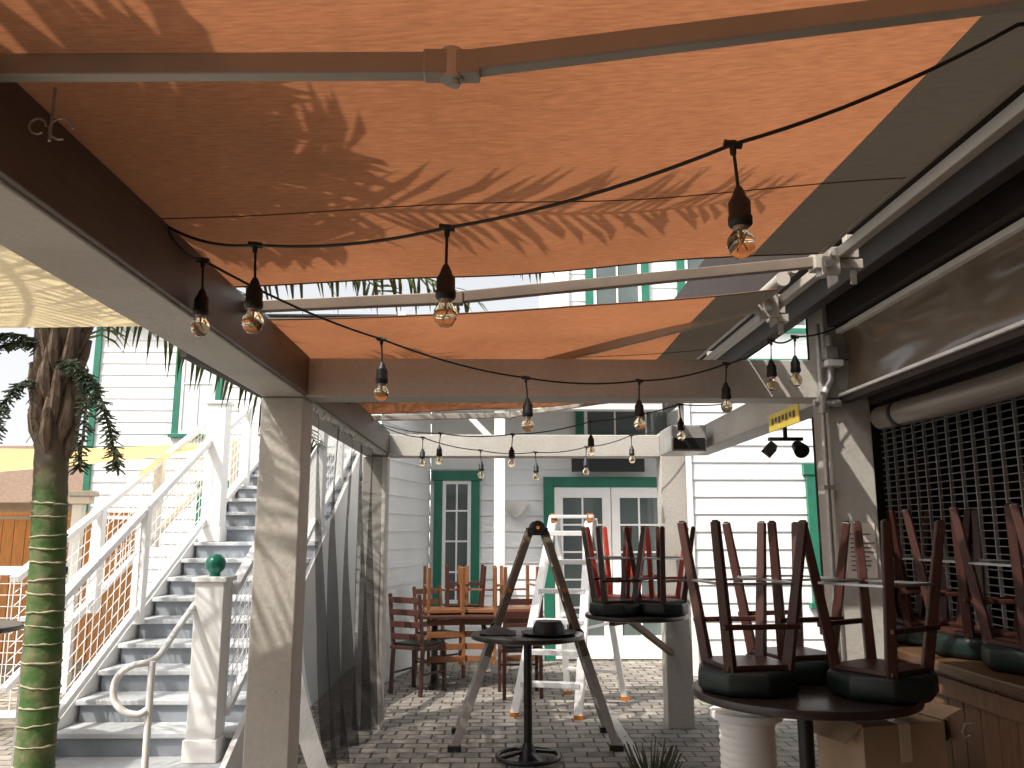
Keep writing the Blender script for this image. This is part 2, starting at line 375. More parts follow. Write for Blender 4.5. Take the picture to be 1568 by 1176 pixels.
Rb.p('door','panel',bevel=.006).box(-.3,.6,-3.53,-3.48,0,2.05); Rb.p('door_trim','green').box(-.4,-.301,-3.53,-3.47,0,2.15); Rb.done()

G=Ob('rolling_grille'); w=G.p('grille_rods','dullsteel',True)
for i in range(34): 
    z=1.1+i*.036; w.cyl((2.33,-.5,z),(2.33,5.0,z),.003,n=5)
l_=G.p('grille_links','dullsteel')
y=.8; 
while y<5.0:
    l_.box(2.321,2.339,y,y+.008,1.08,2.32); y+=.115
l_.box(2.31,2.35,-.5,5,1.06,1.085); G.done()
Gl=Ob('back_bar_shelf'); s=Gl.p('shelves','darkbrown'); bt=Gl.p('bottles','glass',True)
for z in(1.25,1.6,1.95):
    s.box(3.9,4.19,.5,5.0,z-.02,z)
    yy=.7
    while yy<4.9:
        h=random.uniform(.2,.28); bt.lathe((4.02,yy,z),[(.034,0),(.036,.01),(.036,h*.6),(.014,h*.78),(.013,h)],10); yy+=random.uniform(.09,.2)
Gl.done()

V=Ob('rolled_vinyl_screen')
V.p('vinyl_roll','roll',True).tube([(1.88,y*.5,2.14+.006*math.sin(y*1.7)) for y in range(-2,9)],.06,20)
st=V.p('roll_straps','black')
for y in(1.2,2.6,3.8): st.cyl((1.88,y,2.14),(1.88,y+.03,2.14),.0635,n=20)
V.p('header_track','darkbrown').box(1.84,1.93,-1,4.05,2.215,2.30)
V.done()
V=Ob('vinyl_side_panel')
V.p('panel','vinyl',True).grid(lambda u,v:(1.72+.012*math.sin(u*9)+.02*math.sin(v*3.14),-1+5.03*u,2.26+.33*v+.008*math.sin(u*13)),60,8)
q=V.p('panel_rails','white',bevel=.003); q.box(1.70,1.735,-1,4.05,2.575,2.6); q.box(1.62,1.70,3.98,4.05,2.40,2.43)
q.box(1.69,1.71,-1,4.05,2.255,2.27)
V.p('lower_rail','darkbrown').box(1.70,1.75,-1,4.05,2.225,2.252)
V.done()

C=Ob('electrical_conduit'); c_=C.p('pipes','steel',True)
c_.tube([(1.60,4.03,2.62),(1.60,4.03,2.2),(1.60,4.03,1.2),(1.60,4.03,.3)],.013,10)
c_.tube([(1.655,4.03,2.56),(1.655,4.03,2.42),(1.65,4.03,2.33),(1.60,4.0,2.26)],.02,10)
c_.cyl((1.60,4.03,2.17),(1.60,4.03,2.27),.024); c_.cyl((1.655,4.03,2.42),(1.655,4.03,2.47),.027); c_.cyl((1.56,4.03,2.22),(1.69,4.03,2.22),.018)
C.p('junction_box','steel',bevel=.004).box(1.625,1.685,4.0,4.055,2.44,2.5)
C.p('pipe_straps','steel').box(1.575,1.63,4.01,4.056,1.8,1.82); C.done()
n_=Ob('notice_paper'); n_.p('sheet','paper').box(1.68,1.825,4.052,4.056,1.38,1.64)
tx=n_.p('text_lines','ink')
for i in range(9):
    wd=random.uniform(.06,.12) if i%3 else .1
    tx.box(1.70,1.70+wd,4.0495,4.0515,1.585-i*.021,1.590-i*.021)
n_.done()
s_=Ob('yellow_warning_sign'); s_.p('board','yellow').box(1.652,1.658,4.5,5.0,2.19,2.29)
k=s_.p('lettering','ink')
for i in range(7): k.box(1.6485,1.651,4.55+i*.06,4.58+i*.06,2.225+(i%2)*.01,2.262)
s_.done()
F=Ob('floodlight'); h=F.p('lamp_heads','blackm',True)
for dx in(-.09,.06):
    h.cyl((1.72+dx,4.9,2.10),(1.70+dx*1.3,4.82,2.06),.032,.045,n=4 if dx<0 else 16)
F.p('bracket','blackm').box(1.62,1.82,4.9,4.94,2.13,2.15); F.p('stem','blackm').box(1.71,1.73,4.91,4.93,2.15,2.25); F.done()
H=Ob('patio_heater_box'); H.p('housing','steel',bevel=.01).box(1.33,1.60,6.3,6.75,2.20,2.40)
H.p('grille','blackm').box(1.345,1.585,6.29,6.299,2.215,2.30); H.p('hanger','steel').box(1.44,1.48,6.5,6.54,2.40,2.6); H.done()

# left side
S=Ob('cream_shade_canopy'); S.p('canvas','cream',True).grid(lambda u,v:(-1.16-2.1*u,1.75+1.7*v-.14*math.sin(math.pi*u)*v,2.455-.03*math.sin(math.pi*u)-.05*u),30,40)
S.p('edge_bar','armwhite').box(-3.3,-1.2,1.71,1.75,2.40,2.44); S.done()
S=Ob('metal_eye_hook'); k=S.p('hook','dullsteel',True)
k.tube([(-.86,1.52,2.45),(-.855,1.51,2.37),(-.85,1.5,2.33)],.003,8)
k.tube([(-.83+.022*math.cos(a*.5),1.5,2.355+.022*math.sin(a*.5)) for a in range(11)],.0022,8)
k.tube([(-.875+.016*math.cos(a*.6),1.5,2.36+.016*math.sin(a*.6)) for a in range(10)],.0022,8)
S.done()

# ---------------------------------------------------------------- curtain
C=Ob('mesh_curtain')
def cf(u,v):
    yt=4.35+(7.22-4.35)*u; yb=5.65+(7.25-5.65)*u
    e=v**1.3; y=yt*(1-e)+yb*e
    amp=.02+.06*v; fr=u*34+3*noise.noise(Vector((u*5,v*1.2,2)))
    x=-.985+amp*math.sin(fr)+.03*noise.noise(Vector((u*9,v*2,7)))-.10*v*(1-u)
    return (x,y+.025*math.cos(fr*.9)*v,2.235-2.16*v+.02*math.sin(u*20)*v)
C.p('mesh_cloth','curtain',True).grid(cf,150,40)
def ce(u,v):
    p=cf(0,v); return (p[0]-.09*u-.02,p[1]-.13*u*min(1,v*2)+.02*math.sin(v*9),p[2]+.002)
C.p('canvas_border','whitecanvas',True).grid(lambda u,v:ce(u,.18+.82*v),6,30)
rg=C.p('curtain_rings','steel',True)
for i in range(14):
    y=4.4+i*.21; rg.tube([(-.97+.018*math.cos(a*.7),y,2.24+.018*math.sin(a*.7)) for a in range(10)],.003,5)
C.done()

# ---------------------------------------------------------------- string lights
def catenary(pts,sag=.02,n=10):
    out=[]
    for a,c in zip(pts[:-1],pts[1:]):
        a=Vector(a);c=Vector(c)
        for i in range(n):
            t=i/n; p=a.lerp(c,t); p.z-=sag*4*t*(1-t); out.append(p)
    out.append(Vector(pts[-1])); return out
def strings(pts,bulbs):
    S=Ob('string_lights'); c=S.p('cable','black',True); c.tube(catenary(pts),.0042,8)
    so=S.p('sockets','black',True); gl=S.p('bulb_glass','bulb',True); fl=S.p('filaments','fil',True); cap=S.p('bulb_caps','steel',True)
    for bpt in bulbs:
        p=Vector(bpt); sw=random.uniform(-.008,.008)
        c.tube([p,p+Vector((sw*.5,0,-.05)),p+Vector((sw,0,-.105))],.0035,8)
        so.cyl(p-Vector((.018,0,-.002)),p+Vector((.018,0,-.002)),.008,n=10); so.cyl(p+Vector((0,0,.006)),p-Vector((0,0,.022)),.008,.006,n=10)
        b0=p+Vector((sw,0,0))
        so.lathe(b0,[(.006,-.09),(.011,-.1),(.015,-.112),(.0215,-.122),(.0215,-.15),(.0235,-.153),(.0235,-.168),(.02,-.172)][::-1],18)
        cap.lathe(b0,[(.0145,-.182),(.0145,-.166)],14)
        gl.lathe(b0,[(.003,-.2375),(.014,-.235),(.0225,-.226),(.0275,-.212),(.0265,-.198),(.020,-.188),(.0155,-.182),(.0145,-.177)],22)
        fl.tube([b0+Vector((.009*math.cos(a*2.1),.009*math.sin(a*2.1),-.19-.028*(a%2))) for a in range(9)],.0008,4)
        fl.cyl(b0+Vector((0,0,-.175)),b0+Vector((0,0,-.2)),.0025,n=6)
    S.done()
A1=[(-.92,2.25,2.44),(-.63,2.1,2.337),(-.115,1.85,2.294),(.47,1.55,2.36),(.97,1.4,2.53),(1.25,1.35,2.60)]
strings(A1,A1[1:4])
B1=[(-.92,2.25,2.43),(-.89,2.45,2.41),(-.435,3.1,2.318),(.13,3.6,2.263),(.68,3.9,2.306),(1.1,3.9,2.39),(1.27,3.75,2.47),(1.40,3.8,2.50),(1.7,3.9,2.6)]
strings(B1,B1[1:8])
C1=[(-.92,6.7,2.45),(-.42,6.3,2.33),(.12,6.0,2.29),(.65,5.7,2.345),(1.2,5.4,2.42),(1.66,5.3,2.44)]
strings(C1,C1[1:5])
D1=[(-.92,6.72,2.44),(-.60,6.85,2.36),(-.13,7.0,2.27),(.33,7.0,2.255),(.76,7.0,2.30),(1.14,7.0,2.40),(1.5,7.1,2.5)]
strings(D1,D1[1:6])

# ---------------------------------------------------------------- house
def clap(part,x0,x1,y,z0,z1,e=.2):
    z=z0
    while z<z1-.01:
        zt=min(z+e,z1)
        part.add([(x0,y-.022,z),(x1,y-.022,z),(x1,y-.004,zt+.01),(x0,y-.004,zt+.01),(x0,y,z),(x1,y,z)],[(0,1,2,3),(4,5,1,0)])
        z+=e
def clapseg(part,p,q,z0,z1,e=.2):
    p=Vector(p+(0,));q=Vector(q+(0,)); d=(q-p).normalized(); n=Vector((d.y,-d.x,0))
    z=z0
    while z<z1-.01:
        zt=min(z+e,z1)
        a,b2,c,d2=p+n*.022,q+n*.022,q+n*.004,p+n*.004
        part.add([(a.x,a.y,z),(b2.x,b2.y,z),(c.x,c.y,zt+.01),(d2.x,d2.y,zt+.01),(p.x,p.y,z),(q.x,q.y,z)],[(0,1,2,3),(4,5,1,0)])
        z+=e
def window(o,x0,x1,y,z0,z1,cols,rows,tag,trim='green',sash='white',tw=.11,glass='glass'):
    t=o.p(tag+'_trim',trim,bevel=.004); yf=y-.06
    t.box(x0,x0+tw,yf,y,z0,z1); t.box(x1-tw,x1,yf,y,z0,z1); t.box(x0-.03,x1+.03,yf-.015,y,z1+.001,z1+tw+.02); t.box(x0-.04,x1+.04,yf-.03,y,z0-.06,z0-.001)
    gx0,gx1=x0+tw,x1-tw; o.p(tag+'_glass',glass).box(gx0,gx1,y-.03,y-.024,z0,z1)
    s=o.p(tag+'_sash',sash)
    f=.045
    s.box(gx0+.001,gx0+f,y-.05,y-.031,z0,z1); s.box(gx1-f,gx1-.001,y-.05,y-.031,z0,z1); s.box(gx0+f,gx1-f,y-.049,y-.031,z0,z0+f); s.box(gx0+f,gx1-f,y-.049,y-.031,z1-f,z1)
    for i in range(1,cols):
        x=gx0+(gx1-gx0)*i/cols; s.box(x-.011,x+.011,y-.046,y-.031,z0+f,z1-f)
    for i in range(1,rows):
        z=z0+(z1-z0)*i/rows; s.box(gx0+f,gx1-f,y-.044,y-.031,z-.011,z+.011)
Hs=Ob('clapboard_house'); sd=Hs.p('siding','siding'); core=Hs.p('wall_core','siding')
clap(sd,-.85,2.26,11,0,3.6); core.box(-.85,8,11.001,18,0,3.6)
clapseg(sd,(-1.25,9.2),(-.87,11),0,3.2); core.box(-1.3,-.9,11.05,11.5,0,3.2)
clap(sd,2.26,8,9.8,0,3.6); core.box(2.262,8,9.801,11,0,3.6)
clap(sd,.95,8,11.4,3.6,8); core.box(.95,8,11.401,18,3.6,8)
cb=Hs.p('corner_boards','white',bevel=.004); cb.box(2.20,2.29,9.75,9.79,0,3.5); cb.box(.90,1.02,11.33,11.375,3.7,8)
tr=Hs.p('fascia','green',bevel=.005); tr.box(-1,8,10.62,10.7,3.62,3.82)
sf=Hs.p('eave_soffit','white'); sf.box(-1,8,10.7,11.4,3.6,3.62)
fd=Hs.p('door_frame','green',bevel=.004); fd.box(.62,.75,10.92,10.99,0,2.3); fd.box(.751,2.26,10.92,10.99,2.17,2.3)
dl=Hs.p('door_leaves','white',bevel=.003)
for x0,x1 in((.76,1.49),(1.50,2.22)):
    dl.box(x0,x0+.11,10.93,10.975,.02,2.165); dl.box(x1-.11,x1,10.93,10.975,.02,2.165)
    dl.box(x0+.11,x1-.11,10.931,10.974,.02,.30); dl.box(x0+.11,x1-.11,10.931,10.974,2.03,2.164)
    for i in range(1,5): z=.3+1.73*i/5; dl.box(x0+.11,x1-.11,10.945,10.97,z-.012,z+.012)
    xm=(x0+x1)/2; dl.box(xm-.012,xm+.012,10.944,10.969,.3,2.03)
    Hs.p('door_glass','glass').box(x0+.11,x1-.11,10.955,10.96,.3,2.03)
hd=Hs.p('door_handles','steel',True); hd.cyl((1.46,10.9,1.0),(1.46,10.93,1.0),.015); hd.cyl((1.535,10.9,1.0),(1.535,10.93,1.0),.015)
window(Hs,-.80,-.21,10.985,.7,2.25,2,4,'ground_window',sash='white')
window(Hs,1.05,2.5,10.985,2.78,3.35,3,1,'transom_window')
window(Hs,3.62,4.3,9.78,.8,2.25,2,3,'side_window')
for x in(1.25,2.55,3.9): window(Hs,x,x+.9,11.38,4.4,5.7,2,2,'upper_window')
pc=Hs.p('porch_column','white',bevel=.006); pc.box(-.02,.11,10.0,10.13,0,3.05); pc.box(-.05,.14,9.97,10.16,0,.16); pc.box(-.04,.13,9.98,10.15,2.6,2.68)
pc.bar((.04,10.06,2.6),(-.35,10.06,3.0),.07,.07); pc.box(-1.2,2.2,9.98,10.15,3.051,3.25); pc.box(-1.2,2.2,9.9,10.99,3.255,3.30)
Hs.done()
Bk=Ob('balcony_railing'); w=Bk.p('rails','white',bevel=.003); w.box(-1.2,2.2,9.95,10.0,4.15,4.2); w.box(-1.2,2.2,9.955,9.995,3.40,3.44)
for i in range(5): w.box(-1.2+.82*i,-1.11+.82*i,9.94,10.01,3.305,4.25)
m_=Bk.p('wire_mesh','white')
for i in range(33): m_.box(-1.1+.1*i,-1.095+.1*i,9.97,9.975,3.44,4.15)
for i in range(7): m_.box(-1.1,2.1,9.976,9.981,3.5+.1*i,3.505+.1*i)
Bk.done()
W=Ob('neighbouring_house'); sd=W.p('siding','siding'); clap(sd,-6.7,-1.0,14,0,5.2,.2); W.p('wall_core','siding').box(-6.7,-1,14.001,20,0,5.2)
for x in(-5.4,-3.9,-2.6): window(W,x,x+.8,13.98,3.2,4.9,2,2,'window',glass='brightpane')
window(W,-4.9,-4.2,13.98,.9,2.3,2,3,'lower_window'); window(W,-3.4,-2.6,13.98,.9,2.3,2,3,'lower_window')
W.p('corner_board','green').box(-6.78,-6.68,13.94,13.975,0,5.2)
rf=W.p('roof','roofgrey'); rf.add([(-6.9,13.7,5.2),(-.9,13.7,5.2),(-.9,18,5.9),(-6.9,18,5.9)],[(0,1,2,3)]); W.done()
TV=Ob('wall_television'); TV.p('screen','black',bevel=.006).box(.98,1.92,10.78,10.84,2.36,2.64); TV.p('bracket','blackm').box(1.35,1.5,10.84,10.98,2.42,2.56); TV.done()
SC=Ob('wall_planter'); SC.p('bowl','white',True).lathe((.25,10.86,1.78),[(.02,0),(.09,.05),(.15,.14),(.18,.2),(.165,.2)],20); SC.done()

# ---------------------------------------------------------------- exterior stairs
St=Ob('exterior_staircase'); rs=St.p('risers','stairgrey',bevel=.003); td=St.p('treads','nosing',bevel=.006)
SX0,SX1=-2.9,-1.72; NS=17
for k in range(1,NS+1):
    y=5.53+.3*(k-1); z=.15*k
    rs.box(SX0+.02,SX1-.02,y+.03,y+.34,max(0,z-.6),z-.036)
    td.box(SX0,SX1,y,y+.33,z-.035,z)
rs.box(SX0+.02,SX1-.02,10.6,12,2.3,2.51); td.box(SX0,SX1,10.65,13.9,2.515,2.55)
stg=St.p('stringers','white',bevel=.004)
for x in(SX0-.03,SX1+.03): stg.bar((x,5.55,.0),(x,10.6,2.52),.04,.28)
wlp=St.p('side_wall','siding')
wlp.add([(SX1+.005,5.9,0),(SX1+.005,10.6,0),(SX1+.005,10.6,2.3),(SX1+.005,5.9,.1)],[(0,1,2,3)])
nw=St.p('newel_posts','white',bevel=.006)
def newel(x,y,z0,z1,w=.17,ball=False):
    nw.box(x-w/2,x+w/2,y-w/2,y+w/2,z0,z1); nw.box(x-w/2-.02,x+w/2+.02,y-w/2-.02,y+w/2+.02,z1+.001,z1+.035)
    nw.box(x-w/2-.015,x+w/2+.015,y-w/2-.015,y+w/2+.015,z0+.001,z0+.14)
    if ball:
        fb=St.p('ball_finial','ballgreen',True); fb.sphere((x,y,z1+.115),.068); fb.cyl((x,y,z1+.034),(x,y,z1+.06),.035)
newel(-1.88,5.78,.15,1.27,.19,True); newel(-2.80,8.45,1.5,2.86,.19); newel(-2.83,5.45,.0,1.05,.14)
newel(-1.80,8.45,1.5,2.86,.17)
rl=St.p('handrails','white',bevel=.005)
def meshrail(x,y0,z0,y1,z1,h0=.12,h1=.9,mod=1.6,tag='wire_mesh'):
    rl.bar((x,y0,z0+h1),(x,y1,z1+h1),.07,.05); rl.bar((x,y0,z0+h0),(x,y1,z1+h0),.05,.05)
    ms=St.p(tag,'white'); n=int((y1-y0)/.1)
    for i in range(n+1):
        y=y0+(y1-y0)*i/n; z=z0+(z1-z0)*i/n; ms.box(x-.002,x+.003,y-.0025,y+.0025,z+h0,z+h1)
    m=int((h1-h0)/.1)
    for j in range(1,m+1):
        h=h0+(h1-h0)*j/(m+1); ms.bar((x+.006,y0,z0+h),(x+.006,y1,z1+h),.005,.005)
    p=int((y1-y0)/mod)
    for i in range(1,p+1):
        y=y0+(y1-y0)*i/(p+1); z=z0+(z1-z0)*i/(p+1); nw.box(x-.045,x+.045,y-.045,y+.045,z,z+h1+.03)
meshrail(-2.86,5.5,.15,8.4,1.6); meshrail(-2.84,8.5,1.62,10.6,2.55)
meshrail(-1.78,5.85,.3,8.4,1.6); meshrail(-1.78,8.5,1.62,10.6,2.55)
meshrail(-3.55,6.4,.35,10.2,1.98)
St.done()
Mf=Ob('wire_mesh_fence'); w=Mf.p('frame','white',bevel=.004); ms=Mf.p('mesh','white')
for x in(-5.2,-4.3,-3.55): w.box(x-.05,x+.05,7.0,7.1,0,1.35)
w.box(-5.2,-3.5,7.02,7.08,1.25,1.32); w.box(-5.2,-3.5,7.02,7.08,.15,.2)
for i in range(19): ms.box(-5.2+.09*i,-5.195+.09*i,7.04,7.045,.2,1.25)
for j in range(11): ms.box(-5.2,-3.5,7.046,7.051,.28+.09*j,.285+.09*j)
Mf.done()
Hr=Ob('pipe_handrail'); pp=Hr.p('pipe','white',True)
pts=[(-1.98,5.72,1.13),(-2.0,5.45,.98),(-2.01,5.25,.87),(-2.03,5.15,.845),(-2.10,5.1,.835),(-2.17,5.1,.79),(-2.2,5.1,.72),(-2.19,5.1,.64),(-2.13,5.1,.58),(-2.06,5.12,.56),(-2.02,5.14,.58)]
pp.tube(smoothpts(pts),.02,12); pp.tube([(-2.01,5.15,.85),(-2.01,5.15,.4),(-2.01,5.15,0)],.02,12); Hr.done()

# ---------------------------------------------------------------- left background
Fn=Ob('cedar_fence'); fp=Fn.p('boards','fence',bevel=.004)
x=-11
while x<-4.4:
    fp.box(x,x+.135,10.5,10.525,.05,1.75+random.uniform(-.01,.01)); x+=.142
fp.box(-11,-4.4,10.526,10.57,1.5,1.59); fp.box(-11,-4.4,10.44,10.56,1.79,1.83)
for x in(-9.5,-7.4,-5.6): fp.box(x,x+.12,10.38,10.5,0,1.9)
Fn.done()
Sl=Ob('yellow_shade_sail'); Sl.p('sail','yellowsail',True).grid(lambda u,v:(-8.5+5.2*u,8.3+2.6*v,2.15+.62*v-.12*math.sin(math.pi*u)+.35*u*(1-v)*.5),24,14)
sp_=Sl.p('posts','white',bevel=.004); sp_.box(-3.42,-3.33,10.85,10.93,0,2.8); Sl.done()
Dh=Ob('distant_house'); Dh.p('walls','card').box(-16,-9,20,26,0,2.3)
rf=Dh.p('roof','rooftile'); rf.add([(-16.6,19.4,2.25),(-8.4,19.4,2.25),(-10.4,23,3.9),(-14.6,23,3.9),(-16.6,26.6,2.25),(-8.4,26.6,2.25)],[(0,1,2,3),(1,5,2),(5,4,3,2),(4,0,3)])
Dh.done()
Lp=Ob('post_lantern'); Lp.p('post','white',bevel=.004).box(-4.42,-4.32,8.9,9.0,0,1.88); Lp.p('hood','steel',bevel=.01).box(-4.47,-4.2,8.85,9.02,1.96,2.02)
Lp.p('lens','paper').box(-4.44,-4.24,8.87,9.0,1.885,1.958); Lp.done()
Hg=Ob('hedge_foliage'); hp=Hg.p('leaves','leaf')
for i in range(2600):
    c=Vector((random.uniform(-12,-8.2),random.uniform(11.5,13),random.uniform(.3,2.1))); 
    if noise.noise(c*.9)<-.15: continue
    a=Vector((random.gauss(0,1),random.gauss(0,1),random.gauss(0,1))).normalized()*.09; b2=a.cross(Vector((random.gauss(0,1),random.gauss(0,1),1))).normalized()*.05
    hp.add([c-a,c+b2,c+a,c-b2],[(0,1,2,3)])
Hg.done()

# ---------------------------------------------------------------- palms
def frond(part,rach,base,az,L,e0,e1,ll=.5,hang=.5,w=.015,n=46,seed=0):
    rnd=random.Random(seed); steps=24; p=Vector(base); pts=[p.copy()]; dirs=[]
    for i in range(steps):
        e=R(e0+(e1-e0)*((i/steps)**1.1)); d=Vector((math.cos(e)*math.cos(az),math.cos(e)*math.sin(az),math.sin(e))); dirs.append(d)
        p=p+d*(L/steps); pts.append(p.copy())
    dirs.append(dirs[-1])
    rach.tube(pts,.01,5,[.022*(1-i/(steps+1))+.003 for i in range(steps+1)])
    side=Vector((-math.sin(az),math.cos(az),0))
    for k in range(n):
        t=.12+.88*k/n; f=t*steps; i=min(int(f),steps-1); q=pts[i].lerp(pts[i+1],f-i); d=dirs[i]
        l=ll*(math.sin(math.pi*(.12+.8*t))**.6)*rnd.uniform(.8,1.1)
        for s in(-1,1):
            ld=(side*s*rnd.uniform(.75,1)+d*rnd.uniform(.45,.8)+Vector((0,0,rnd.uniform(-.25,.35)-max(0,hang-.5)))).normalized()
            a=q; m1=q+ld*l*.5; ld2=(ld+Vector((0,0,-hang*rnd.uniform(.6,1.4)))).normalized(); e_=m1+ld2*l*.55
            wv=d*w
            part.add([a-wv*.5,a+wv*.5,m1+wv,m1-wv,e_],[(0,1,2,3),(3,2,4)])
def palm(x0,y0,x1,y1,H,fr,strands,r0=.095):
    T=Ob('palm_tree'); tk=T.p('trunk','trunk',True); pts=[];rad=[];n=90
    for i in range(n+1):
        t=i/n; pts.append((x0+(x1-x0)*t+.02*math.sin(t*5),y0+(y1-y0)*t,H*t)); 
        ph=(t*H/.085)%1
        rad.append((r0*(1-.18*t)+ (0.0 if t<.72 else .035*(t-.72)/.28))*(1+.05*(1-ph)))
    tk.tube(pts,r0,20,rad)
    sc_=T.p('ring_scars','scar',True)
    z=.12
    while z<1.75:
        t=z/H; c=Vector((x0+(x1-x0)*t+.02*math.sin(t*5),y0+(y1-y0)*t,z)); rr=r0*(1-.18*t)*1.045
        a=random.uniform(0,6); tl=random.uniform(-.12,.12)
        sc_.tube([c+Vector((rr*math.cos(a+k*.35),rr*math.sin(a+k*.35),tl*rr*math.cos(a+k*.35)+random.uniform(-.004,.004))) for k in range(19)],.006,5,[random.uniform(.002,.008) for k in range(19)])
        z+=.1*random.uniform(.6,1.2)
    bt=T.p('leaf_bases','fibre',True)
    for i in range(46):
        a=i*2.4; z=H*(.70+.31*i/46); t=z/H; c=Vector((x0+(x1-x0)*t,y0+(y1-y0)*t,z)); rr=r0*.85
        o=Vector((math.cos(a),math.sin(a),0)); l=random.uniform(.16,.3); out=random.uniform(.02,.09)*(.4+1*i/46)
        bt.tube([c+o*(rr-.02)-Vector((0,0,.12)),c+o*(rr+.012),c+o*(rr+.02+out*.4)+Vector((0,0,l*.5)),c+o*(rr+out)+Vector((0,0,l))],.02,6,[.01,.036,.026,.012])
    fb=T.p('loose_fibres','fibre')
    for i in range(160):
        a=random.uniform(0,6.3); z=H*random.uniform(.72,1); t=z/H; c=Vector((x0+(x1-x0)*t,y0+(y1-y0)*t,z)); o=Vector((math.cos(a),math.sin(a),0)); q=c+o*(r0+.01)
        fb.bar(q,q+o*random.uniform(.01,.05)+Vector((random.uniform(-.03,.03),0,random.uniform(-.14,.08))),.004,.003)
    lf=T.p('leaflets','frond'); rc=T.p('rachises','frond',True); cr=(x1,y1,H)
    for i,f_ in enumerate(fr):
        az,L,e0,e1,ll=f_[:5]; hg=f_[5] if len(f_)>5 else .5; wd=f_[6] if len(f_)>6 else .015
        frond(lf,rc,cr,R(az),L,e0,e1,ll,hg,wd,seed=i*7+int(abs(x0)*10))
    dl=T.p('seed_strands','darkfrond')
    for pts in strands:
        sp=smoothpts(pts,9); dl.tube(sp,.007,5)
        for k,q in enumerate(sp[1:]):
            for j in range(8):
                a=random.uniform(0,6.3); v=Vector((math.cos(a),math.sin(a)*.7,random.uniform(-.9,.1)))*random.uniform(.035,.065)
                dl.bar(q,q+v,.014,.006,w2=.004)
    T.done()
f1=[(2,2.7,28,-16,.42,.9),(-12,2.5,36,-20,.40,.8),(14,2.9,34,-20,.45,1.0),(-45,2.2,65,-12,.5),(48,2.6,50,-35,.5),(80,2.5,45,-50,.5),(110,2.5,50,-50,.5),(140,2.6,55,-50,.5),(170,2.6,50,-50,.5),(200,2.5,60,-45,.5),(235,2.5,62,-30,.5),(265,2.2,66,-20,.5),(24,3.3,40,-24,.5,1.1),(190,2.3,78,10,.5),(32,2.8,30,-20,.5,1.0),(62,2.4,0,-38,.45,.8),(205,1.3,10,-45,.35,.8)]
st1=[[(-2.40,4.55,2.50),(-2.28,4.45,2.50),(-2.18,4.42,2.36),(-2.16,4.4,2.15),(-2.17,4.4,1.93)],[(-2.38,4.55,2.46),(-2.22,4.45,2.45),(-2.10,4.42,2.30),(-2.02,4.4,2.1),(-1.97,4.4,1.93)],
     [(-2.48,4.55,2.40),(-2.54,4.45,2.38),(-2.60,4.42,2.25),(-2.64,4.4,2.05),(-2.66,4.4,1.88)],[(-2.48,4.6,2.58),(-2.56,4.5,2.62),(-2.68,4.5,2.60),(-2.82,4.5,2.54)],[(-2.48,4.6,2.72),(-2.60,4.5,2.78),(-2.72,4.5,2.80),(-2.9,4.5,2.78)],
     [(-2.5,4.6,2.62),(-2.62,4.5,2.66),(-2.72,4.45,2.62),(-2.80,4.4,2.42)]]
palm(-2.36,4.6,-2.44,4.6,2.95,f1,st1)
f2=[(9,2.45,24,-24,.40,.4,.020),(-27,1.15,26,-22,.5,.4,.026),(-10,1.2,34,-22,.5,.4,.026),(26,1.15,36,-20,.42,.4,.024)]+[(a,2.2,55,-30,.5) for a in (95,130,160,190,220,250)]
palm(-2.45,1.35,-2.02,1.50,3.25,f2,[],.1)

# ---------------------------------------------------------------- furniture
def bartable(x,y,H,r,mount=None,ring=.22):
    T=Ob('round_bar_table' if not mount else 'post_mounted_table'); T.p('top','tabletop',True).lathe((0,0,H-.035),[(r-.02,0),(r,.006),(r+.003,.018),(r-.002,.034),(r-.01,.036)],48)
    b=T.p('pedestal','blackm',True)
    if mount:
        m_=Vector(mount)-Vector((x,y,0)); w=T.p('bracket','panel',bevel=.003)
        w.bar(m_,(-.05,0,H-.05),.045,.045); w.bar((m_.x,m_.y,H-.06),(-.2,-.1,H-.06),.05,.045)
        b.cyl((0,0,H-.05),(0,0,H-.035),.12)
        T.done((x,y,0)); return
    b.cyl((0,0,.03),(0,0,H-.05),.03); b.lathe((0,0,H-.07),[(.04,0),(.12,.033)],20)
    b.tube([(ring*math.cos(a*math.pi/14),ring*math.sin(a*math.pi/14),.03) for a in range(29)],.016,8)
    for a in range(4): b.bar((0,0,.07),(ring*math.cos(a*1.571+.4),ring*math.sin(a*1.571+.4),.035),.035,.02)
    b.lathe((0,0,.0),[(.07,0),(.06,.05),(.036,.12)],18)
    T.done((x,y,0))
def stool(x,y,z,rot,wood='mahog',hl=.55):
    T=Ob('upturned_bar_stool'); s=T.p('seat_pad','seat',True,.010)
    s.lathe((0,0,z),[(.175,0),(.195,.010),(.202,.025),(.202,.075),(.19,.092)],8)
    T.p('seat_frame',wood,bevel=.004).box(-.135,.135,-.135,.135,z+.092,z+.112)
    lg=T.p('legs',wood,bevel=.004); ft=T.p('glides','black',True); fr=T.p('foot_rails','footrail',True)
    cor=[(1,1),(-1,1),(-1,-1),(1,-1)]; mid=[]
    for sx,sy in cor:
        a=Vector((.115*sx,.115*sy,z+.09)); b2=Vector((.18*sx,.18*sy,z+.1+hl)); lg.bar(a,b2,.040,.040,up=(sx,-sy,0),w2=.032,h2=.032)
        ft.cyl(b2,b2+Vector((0,0,.006)),.012,n=10); mid.append(a.lerp(b2,.58))
    for i in range(4):
        a=mid[i];c=mid[(i+1)%4]; d=(c-a).normalized()*.012; fr.bar(a-d,c+d,.020,.009)
    for i in(0,2):
        a=mid[i]-Vector((0,0,.16));c=mid[(i+1)%4]-Vector((0,0,.16)); lg.bar(a,c,.02,.02)
    T.done((x,y,0),R(rot))
bartable(.235,6.3,.87,.41)
Rg=Ob('folded_cloth'); 
